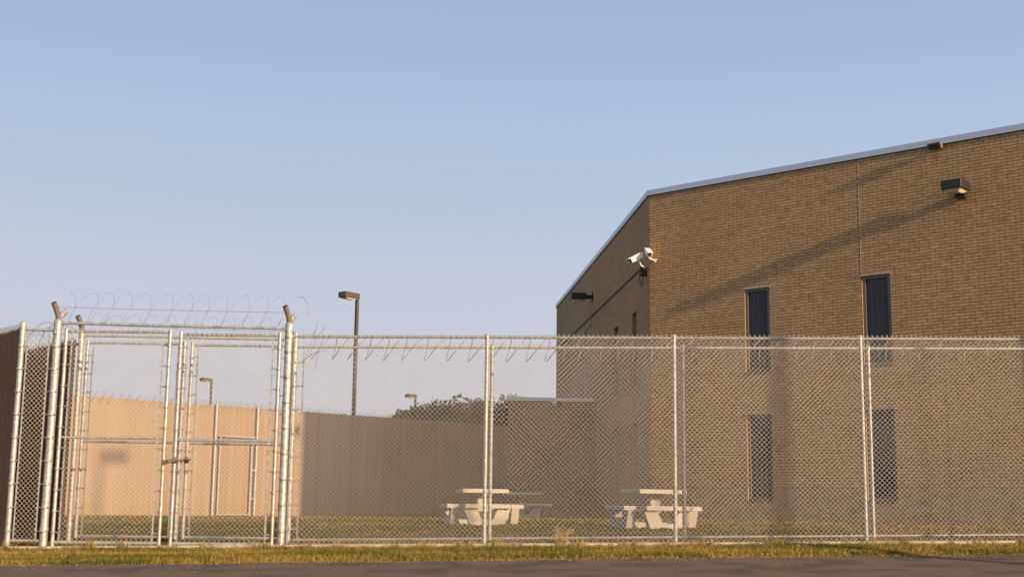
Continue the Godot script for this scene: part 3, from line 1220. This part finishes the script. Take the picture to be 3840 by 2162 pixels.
# ---------------------------------------------------------------- tables
func picnic_table(at: Vector3, turn: float, label: String) -> Node3D:
	var o := thing("picnic_table", label, "picnic table", "concrete picnic tables on the lawn", Vector3(at.x, ground_y(at.x, at.z), at.z), turn)
	var t := mb()
	cham_box(t, Basis(), Vector3(0, 0.725, 0), Vector3(1.0, 0.085, 1.0), 0.012)
	part(t, "tabletop", M.concrete, o)
	var c := mb()
	cham_box(c, Basis(), Vector3(0, 0.34, 0), Vector3(0.22, 0.69, 0.22), 0.02)
	part(c, "column", M.concrete, o)
	# four benches, each on a leg slab that flares upwards round a hollow
	var pts := PackedVector2Array([Vector2(-0.36, 0.0), Vector2(0.36, 0.0), Vector2(0.50, 0.362), Vector2(0.24, 0.362)])
	for i in 9:
		var an := lerpf(-0.1, -3.04, i / 8.0)
		pts.append(Vector2(0.165 * cos(an), 0.25 + 0.145 * sin(an)))
	pts.append(Vector2(-0.24, 0.362))
	pts.append(Vector2(-0.50, 0.362))
	for k in 4:
		var b := Basis(Vector3.UP, k * PI / 2)
		var m := mb()
		cham_box(m, b, b.z * 0.69 + Vector3.UP * 0.405, Vector3(0.98, 0.09, 0.27), 0.012)
		part(m, "bench", M.concrete, o)
		var l := mb()
		slab(l, b, b.z * 0.65, pts, 0.16)
		part(l, "leg", M.concrete, o)
		var bm := mb()
		cham_box(bm, b, b.z * 0.34 + Vector3.UP * 0.07, Vector3(0.16, 0.13, 0.455), 0.01)
		part(bm, "beam", M.concrete, o)
	return o


# ---------------------------------------------------------------- trees
func tree(at: Vector3, h: float, rad: float, sd: int, label: String) -> void:
	rng.seed = sd
	at.y = ground_y(at.x, at.z)
	var o := thing("tree", label, "tree", "dark trees behind the far fence", at)
	var tr := mb()
	tube(tr, PackedVector3Array([Vector3(0, -0.2, 0), Vector3(0.05, h * 0.3, 0), Vector3(-0.04, h * 0.62, 0.03), Vector3(0, h * 0.85, 0)]), 0.13, 8, true, 0.03)
	var t := part(tr, "trunk", M.bark, o)
	var lb := mb()
	for i in 9:
		var a := rng.randf() * TAU
		var y := h * rng.randf_range(0.3, 0.75)
		var e := Vector3(cos(a), 0.55, sin(a)) * rad * rng.randf_range(0.5, 0.85)
		tube(lb, PackedVector3Array([Vector3(0, y, 0), Vector3(0, y, 0) + e * Vector3(0.5, 0.35, 0.5), Vector3(0, y, 0) + e]), 0.045, 5, false, 0.012)
	part(lb, "limb", M.bark, t)
	var st := mb()
	var clumps: Array = []
	for i in 46:
		var a := rng.randf() * TAU
		var y := rng.randf_range(0.35, 1.0)
		var rr := rad * sqrt(maxf(0.05, 1.0 - pow((y - 0.55) / 0.5, 2.0))) * rng.randf_range(0.35, 0.95)
		clumps.append([Vector3(cos(a) * rr, y * h * 0.92, sin(a) * rr), rng.randf_range(0.20, 0.36) * rad, rng.randf_range(0.65, 1.4)])
	for i in 11000:
		var c: Array = clumps[rng.randi() % clumps.size()]
		var dir := Vector3(rng.randfn(), rng.randfn(), rng.randfn()).limit_length(2.2)
		var p: Vector3 = c[0] + dir * c[1] * 0.5
		if p.y < 0.3:
			continue
		var a1 := Vector3(rng.randfn(), rng.randfn() * 0.7, rng.randfn()).normalized()
		var a2 := a1.cross(Vector3(rng.randfn(), rng.randfn(), rng.randfn())).normalized()
		var s := rng.randf_range(0.06, 0.13)
		var g: float = c[2] * rng.randf_range(0.75, 1.2)
		st.set_color(Color(0.078 * g, 0.074 * g, 0.030 * g))
		quad(st, p - a1 * s, p - a2 * s * 0.45, p + a1 * s, p + a2 * s * 0.45, (dir + Vector3.UP * 0.3).normalized())
	var cr := part(st, "crown", M.leaf, o)
	cr.set_meta("kind", "stuff")


# ---------------------------------------------------------------- sky
# clear evening air: pale at the horizon, deeper blue overhead, brighter and warmer round the sun
func sky_picture(exposure: float) -> Image:
	var hs := [-1.0, -0.02, 0.0, 0.07, 0.156, 0.266, 0.358, 0.60, 1.0]
	var cs := [Vector3(0.10, 0.085, 0.055), Vector3(0.30, 0.28, 0.25), Vector3(0.605, 0.595, 0.63), Vector3(0.600, 0.605, 0.665), Vector3(0.560, 0.604, 0.70), Vector3(0.446, 0.552, 0.712), Vector3(0.361, 0.468, 0.682), Vector3(0.245, 0.375, 0.61), Vector3(0.17, 0.29, 0.52)]
	var img := Image.create(512, 256, false, Image.FORMAT_RGBF)
	var to_sun := SUN.normalized()
	var haze := FastNoiseLite.new()
	haze.seed = 5
	haze.frequency = 1.1
	haze.fractal_octaves = 3
	for j in 256:
		var el := PI * (0.5 - (j + 0.5) / 256.0)
		var y := sin(el)
		var k := 0
		while k < hs.size() - 2 and y > hs[k + 1]:
			k += 1
		var c: Vector3 = cs[k].lerp(cs[k + 1], clampf((y - hs[k]) / (hs[k + 1] - hs[k]), 0.0, 1.0))
		for i in 512:
			var phi := ((i + 0.5) / 512.0 - 0.5) * TAU
			var d := Vector3(-sin(phi) * cos(el), y, cos(phi) * cos(el))
			var g := maxf(0.0, d.dot(to_sun))
			var v := c
			if y > 0.0:
				v = c * (1.0 + 0.2 * g * g) + Vector3(1.0, 0.72, 0.42) * (2.0 * pow(g, 7.0) + 4.0 * pow(g, 40.0))
			# faint uneven haze, drawn out along the horizon
			v *= 1.0 + 0.022 * haze.get_noise_3d(d.x * 1.2, d.y * 5.0, d.z * 1.2)
			v /= exposure
			img.set_pixel(i, j, Color(v.x, v.y, v.z))
	return img


# ---------------------------------------------------------------- everything
func _ready() -> void:
	# camera
	var cam := Camera3D.new()
	cam.fov = 24.616
	cam.near = 0.05
	cam.far = 2000.0
	cam.position = Vector3(0, CAM_Y, 0)
	cam.rotation = Vector3(deg_to_rad(9.484), 0, 0.0125)
	put(cam, "camera", self)
	cam.current = true
	# sky
	var sky := PanoramaSkyMaterial.new()
	sky.panorama = ImageTexture.create_from_image(sky_picture(1.49))
	var sk := Sky.new()
	sk.sky_material = sky
	var env := Environment.new()
	env.background_mode = Environment.BG_SKY
	env.sky = sk
	env.tonemap_mode = Environment.TONE_MAPPER_LINEAR
	env.tonemap_exposure = 1.5
	env.ambient_light_source = Environment.AMBIENT_SOURCE_SKY
	env.sdfgi_enabled = true
	env.ssao_enabled = true
	env.ssil_enabled = true
	var we := WorldEnvironment.new()
	we.environment = env
	put(we, "world_environment", self)
	# low warm sun behind the camera on the right
	var sun := DirectionalLight3D.new()
	sun.light_color = Color(1.0, 0.85, 0.66)
	sun.light_energy = 1.6
	sun.light_angular_distance = 0.9
	sun.shadow_enabled = true
	sun.transform = Transform3D(Basis.looking_at(-SUN.normalized(), Vector3.UP), SUN * 60.0)
	put(sun, "sun", self)

	make_materials()
	var ub := mb()
	box(ub, Vector3.ZERO, Vector3.ONE)
	unit_box = ub.commit()

	make_ground()
	make_building()
	make_annex()
	make_fences()
	make_gates()
	make_wall_fixtures()
	make_razor()
	picnic_table(Vector3(-0.60, 0, -28.7), 0.20, "pale concrete picnic table left of centre, beside the middle fence posts")
	picnic_table(Vector3(2.83, 0, -26.3), 0.30, "pale concrete picnic table in front of the building corner")
	picnic_table(Vector3(0.32, 0, -38.8), 0.20, "shaded concrete picnic table farther back before the annex")
	var head_dir := Vector3(-0.62, 0, 0.78)
	lamp_post(-6.52, -55.0, 9.40, head_dir, "tallest lamp post, dark and square, rising behind the middle of the fence")
	lamp_post(-19.3, -85.0, 8.62, head_dir, "small distant lamp post seen through the right gate leaf", 0.9)
	lamp_post(-7.0, -97.0, 8.75, head_dir, "smallest lamp post, just its head above the trees", 1.0)
	for t in [[-4.6, -60.0, 4.9, 1.6, 3], [-3.2, -61.0, 5.15, 1.9, 4], [-1.7, -61.5, 5.3, 2.0, 5], [-0.2, -62.5, 5.4, 1.9, 6], [-4.0, -65.0, 5.25, 1.9, 7]]:
		tree(Vector3(t[0], 0, t[1]), t[2], t[3], t[4], ["leftmost and lowest dark tree behind the far fence", "second dark bushy tree from the left behind the far fence", "middle dark bushy tree behind the far fence", "tallest dark tree, beside the annex behind the far fence", "dark tree set farthest back behind the far fence"][t[4] - 3])
	# two poles beside the road, right of the picture; their shadows fall on the fences
	lamp_post(9.98, -16.8, 10.5, Vector3(0.72, 0, -0.69), "lamp post at the roadside right of the long fence")
	var up := thing("utility_pole", "weathered wooden utility pole at the roadside right of the picture", "utility pole", "", Vector3(10.12, ground_y(10.12, -12.93), -12.93))
	var ps := mb()
	tube(ps, PackedVector3Array([Vector3(0, -0.5, 0), Vector3(0, 11.0, 0)]), 0.115, 14, true, 0.09)
	part(ps, "pole", M.wood, up)
	make_grass()


func make_fences() -> void:
	# front fence right of the gates
	var f := thing("chain_link_fence", "front chain link fence right of the gates, with the mesh over its posts", "fence", "tall chain link fences")
	var zf := -19.3
	var xe := 9.2
	for x in [-0.355, 2.396, 5.14, 7.9]:
		line_post(f, x, zf, 3.055 + 0.009 * x, 0.030)
	rail(f, "top_rail", Vector3(-3.22, 3.005, zf), Vector3(xe, 3.115, zf), 0.021)
	link_mesh(f, Vector3(-3.19, 0.0, zf + 0.035), Vector3(1, 0.0095, 0).normalized(), xe + 3.19, 3.02, M.wire, 0.036, 0.0036, 1)
	tension_bar(f, -3.185, zf + 0.03, 0.02, 2.98, -3.275, 0.057, 8)
	# back fence
	var b := thing("chain_link_fence", "second chain link fence a step behind the front one, right of the gates", "fence", "tall chain link fences")
	var zb := -20.5
	for x in [-0.297, 2.682, 5.575, 8.5]:
		line_post(b, x, zb, 3.05 + 0.01 * x, 0.030)
	rail(b, "top_rail", Vector3(-3.36, 2.995, zb), Vector3(9.6, 3.125, zb), 0.021)
	rail(b, "bottom_rail", Vector3(-3.30, 0.037, zb), Vector3(9.6, 0.285, zb), 0.021)
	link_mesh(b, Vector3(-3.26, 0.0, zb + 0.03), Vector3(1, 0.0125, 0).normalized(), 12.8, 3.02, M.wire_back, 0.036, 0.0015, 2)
	tension_bar(b, -3.23, zb + 0.03, 0.04, 2.95, -3.35, 0.036, 8)
	# short panel at the left end
	var p := thing("chain_link_fence", "narrow chain link panel between the left corner post and the gate", "fence", "tall chain link fences")
	pipe(p, "top_rail", Vector3(-7.16, 3.06, zf), Vector3(-6.73, 3.055, zf), 0.021, M.galvanized)
	pipe(p, "bottom_rail", Vector3(-7.16, 0.01, zf), Vector3(-6.73, 0.012, zf), 0.021, M.galvanized)
	tension_bar(p, -7.11, zf + 0.03, 0.0, 3.0, -7.2, 0.04, 9)
	tension_bar(p, -6.79, zf + 0.03, 0.0, 3.0, -6.69, 0.057, 9)
	link_mesh(p, Vector3(-7.12, 0.0, zf + 0.032), Vector3.RIGHT, 0.342, 2.99, M.wire, 0.036, 0.0036, 3)
	var cp := thing("corner_post", "capped galvanized corner post at the far left, where the dark slats begin", "fence post", "", Vector3(-7.2, -0.13, zf))
	pipe(cp, "pole", Vector3(0, -0.3, 0), Vector3(0, 3.27, 0), 0.041, M.galvanized, 16)
	cap(cp, Vector3(0, 3.285, 0), 0.041)
	for k in 5:
		var bd := mb()
		var y := 0.4 + k * 0.62
		rod(bd, Vector3(0, y - 0.011, 0), Vector3(0, y + 0.011, 0), 0.045, 14)
		part(bd, "tension_band", M.galvanized, cp)
	# slatted fences
	slatted_fence("dark brown slatted fence running back from the left corner post", Vector3(-7.24, 0, -19.34), LEFT_U, 15.0, 3.08, 3.12, M.slat_brown, 0.036, LEFT_N, 11, 0.036)
	slatted_fence("second dark brown slatted fence, seen through the narrow left panel", Vector3(-6.82, 0, -20.55), LEFT_U, 12.0, 3.06, 3.10, M.slat_brown, 0.036, LEFT_N, 12, 0.036)
	slatted_fence("long tan slatted fence across the back, sunlit on its left half", FAR_O - FAR_U * 14.0, FAR_U, 28.0, 3.685, 3.705, M.slat_tan, 0.05, FAR_N, 13, 0.05)
	# gate in the far fence
	var g := thing("slatted_gate", "closed gate in the sunlit slatted fence, framed by two pale posts", "gate", "", FAR_O - FAR_U * 2.30 + FAR_N * 0.09)
	g.position.y = 0.18
	for s in [[-0.77, 0.048, 3.58], [0.77, 0.048, 3.58]]:
		pipe(g, "post", FAR_U * s[0], FAR_U * s[0] + Vector3.UP * s[2], s[1], M.galvanized)
	for s in [-0.59, 0.59]:
		pipe(g, "stile", FAR_U * s + Vector3.UP * 0.06, FAR_U * s + Vector3.UP * 2.50, 0.029, M.galvanized)
	pipe(g, "transom", FAR_U * -0.70 + Vector3.UP * 2.54, FAR_U * 0.70 + Vector3.UP * 2.54, 0.031, M.galvanized)
	pipe(g, "bottom_rail", FAR_U * -0.6 + Vector3.UP * 0.08, FAR_U * 0.6 + Vector3.UP * 0.08, 0.022, M.galvanized)
	for s in [0.6, 1.5, 2.4]:
		var hb := mb()
		box_xf(hb, Basis(FAR_U, Vector3.UP, FAR_N), FAR_U * 0.68 + Vector3.UP * s, Vector3(0.16, 0.05, 0.05))
		part(hb, "hinge", M.galvanized, g)


func make_gates() -> void:
	var zf := -19.3
	var zb := -20.5
	var dark: Material = M.galvanized_dull
	gate_post(-6.685, zf, 3.19, 0.057, "thick front gate post on the left, with barb arms on top", [[Vector3(-0.045, 0.26, 0.12), M.rust], [Vector3(0.05, 0.17, -0.16), M.galvanized]])
	gate_post(-3.275, zf, 3.18, 0.057, "thick front gate post on the right, where the long fence begins", [[Vector3(-0.055, 0.26, 0.12), M.rust], [Vector3(0.045, 0.16, -0.16), M.galvanized]])
	gate_post(-6.72, zb, 3.20, 0.043, "thinner back gate post on the left, before the second dark slatted fence", [[Vector3(-0.05, 0.23, 0.10), M.rust]])
	gate_post(-3.375, zb, 3.20, 0.043, "thinner back gate post on the right, just behind the thick one", [])
	for q in [[Vector3(-6.64, 3.165, zf + 0.0), Vector3(-3.33, 3.12, zf), "front overhead pipe joining the tops of the thick gate posts"], [Vector3(-6.68, 3.135, zb), Vector3(-3.41, 3.11, zb), "back overhead pipe above the rear pair of gate leaves"]]:
		var o := thing("overhead_pipe", q[2], "pipe", "pipes across the gates", q[0])
		pipe(o, "pipe", Vector3.ZERO, q[1] - q[0], 0.021, M.galvanized)
		for k in 11:
			var tw := mb()
			var c: Vector3 = (q[1] - q[0]) * (k + 0.5) / 11.0
			rod(tw, c - Vector3(0.006, 0, 0), c + Vector3(0.006, 0, 0), 0.026, 8)
			part(tw, "tie_wire", dark, o)
		for e in [Vector3.ZERO, q[1] - q[0]]:
			var bk := mb()
			box(bk, e, Vector3(0.05, 0.07, 0.07))
			part(bk, "end_clamp", M.galvanized, o)
	gate_leaf(-6.553, -5.024, -0.03, 3.07, zf, 1.492, 0.05, "front gate leaf on the left, closed, plain galvanized frame", 21)
	gate_leaf(-4.862, -3.407, -0.03, 3.045, zf, 1.475, 0.05, "front gate leaf on the right, beside the thick right post", 22)
	gate_leaf(-6.615, -5.10, 0.03, 3.05, zb, 1.49, 0.0, "back gate leaf on the left, behind the front left leaf", 23)
	gate_leaf(-4.98, -3.50, 0.03, 3.035, zb, 1.48, 0.0, "back gate leaf on the right, behind the front right leaf", 24)
	# fork latch and padlock where the two front leaves meet
	var l := thing("gate_latch", "dull metal fork latch with padlock joining the front gate leaves", "latch", "", Vector3(-4.86, 1.145, zf + 0.02))
	var bar := mb()
	cham_box(bar, Basis(Vector3.BACK, 0.06), Vector3(0.05, 0.03, 0.045), Vector3(0.40, 0.036, 0.03), 0.006)
	part(bar, "bar", M.rust, l)
	var fk := mb()
	cham_box(fk, Basis(Vector3.BACK, 0.35), Vector3(-0.01, 0.035, 0.06), Vector3(0.16, 0.055, 0.05), 0.008)
	rod(fk, Vector3(0.0, -0.01, 0), Vector3(0.0, 0.06, 0), 0.036, 12)
	part(fk, "fork", M.rust, l)
	var pad := mb()
	cham_box(pad, Basis(), Vector3(0.19, 0.02, 0.06), Vector3(0.065, 0.055, 0.03), 0.006)
	part(pad, "padlock", M.dark_metal, l)
	var sh := mb()
	var arc := PackedVector3Array()
	for i in 9:
		var a := PI * i / 8.0
		arc.append(Vector3(0.19 + 0.022 * cos(a), 0.047 + 0.035 * sin(a), 0.06))
	tube(sh, arc, 0.006, 6)
	part(sh, "shackle", M.dark_metal, l)
	var chain := mb()
	for i in 7:
		var c := Vector3(-0.16 + i * 0.026, 0.0 - 0.012 * sin(i * 0.9), 0.05)
		cham_box(chain, Basis(Vector3.RIGHT, 0.8 * (i % 2)), c, Vector3(0.032, 0.02, 0.008), 0.003)
	part(chain, "chain", M.rust, l)


func make_razor() -> void:
	var zf := -19.3
	var zb := -20.5
	razor("razor_wire", "razor wire coil above the front overhead pipe of the gates", Vector3(-6.62, 3.40, zf), Vector3(-3.30, 3.37, zf), 0.225, 0.29, 31, 0.0017)
	razor("razor_wire", "lower razor wire coil above the back overhead pipe", Vector3(-6.66, 3.28, zb), Vector3(-3.40, 3.25, zb), 0.20, 0.29, 32, 0.0017)
	razor("razor_wire", "long razor wire coil between the two long fences, hanging below the rail", Vector3(-2.95, 2.925, -20.05), Vector3(9.0, 3.04, -20.05), 0.185, 0.30, 33, 0.0062)
	razor("razor_wire", "short razor wire coil over the narrow left panel", Vector3(-7.25, 3.0, -19.9), Vector3(-6.6, 3.0, -19.7), 0.24, 0.20, 34)
	razor("razor_wire", "razor wire coil along the second dark slatted fence", Vector3(-6.95, 3.12, -20.7), Vector3(-6.95, 3.12, -20.7) + LEFT_U * 11.0, 0.24, 0.26, 35)
	razor("razor_wire", "distant razor wire coil along the top of the long tan fence", FAR_O - FAR_U * 12.5 - FAR_N * 0.1 + Vector3.UP * 3.65, FAR_O + FAR_U * 8.2 - FAR_N * 0.1 + Vector3.UP * 3.67, 0.20, 0.28, 37, 0.006, 0.12, false)
	# line wires that carry the coils
	for q in [[Vector3(-6.74, 3.385, zf + 0.1), Vector3(-3.33, 3.345, zf + 0.1), "tight line wire between the front barb arms"], [Vector3(-6.77, 3.30, zb + 0.08), Vector3(-3.38, 3.22, zb + 0.05), "tight line wire between the back gate posts"]]:
		var st := mb()
		tube(st, PackedVector3Array([q[0], (q[0] + q[1]) * 0.5 - Vector3(0, 0.006, 0), q[1]]), 0.0028, 4)
		var w := part(st, "line_wire", M.razor, self)
		tag(w, q[2], "wire", "line wires above the gates")
	# loose cut ends beside the right gate post
	var e := thing("razor_wire", "loose straightened razor wire ends beside the right gate post", "razor wire", "coils of razor wire along the fence tops", Vector3(-3.1, 3.0, -20.0))
	for q in [[Vector3(-0.05, -0.30, 0), Vector3(0.06, -0.02, 0.1), Vector3(0.17, 0.29, 0.2)], [Vector3(0.02, -0.22, 0), Vector3(0.15, 0.05, 0.15), Vector3(0.30, 0.23, 0.25)], [Vector3(-0.1, 0.06, 0), Vector3(0.05, 0.10, 0.1), Vector3(0.14, 0.15, 0.2)], [Vector3(0.12, -0.42, 0), Vector3(0.16, -0.18, 0.05), Vector3(0.24, 0.06, 0.1)], [Vector3(-0.08, -0.3, 0.1), Vector3(0.12, -0.16, 0.1), Vector3(0.3, -0.12, 0.1)]]:
		var st := mb()
		tube(st, PackedVector3Array(q), 0.0035, 4)
		part(st, "strand", M.razor, e)
	var lp := mb()
	var arc := PackedVector3Array()
	for i in 10:
		var a := 1.9 - 2.3 * i / 9.0
		arc.append(Vector3(-0.08 + 0.12 * cos(a), 0.43 + 0.22 * sin(a), 0.4))
	tube(lp, arc, 0.0035, 4)
	part(lp, "loop", M.razor, e)
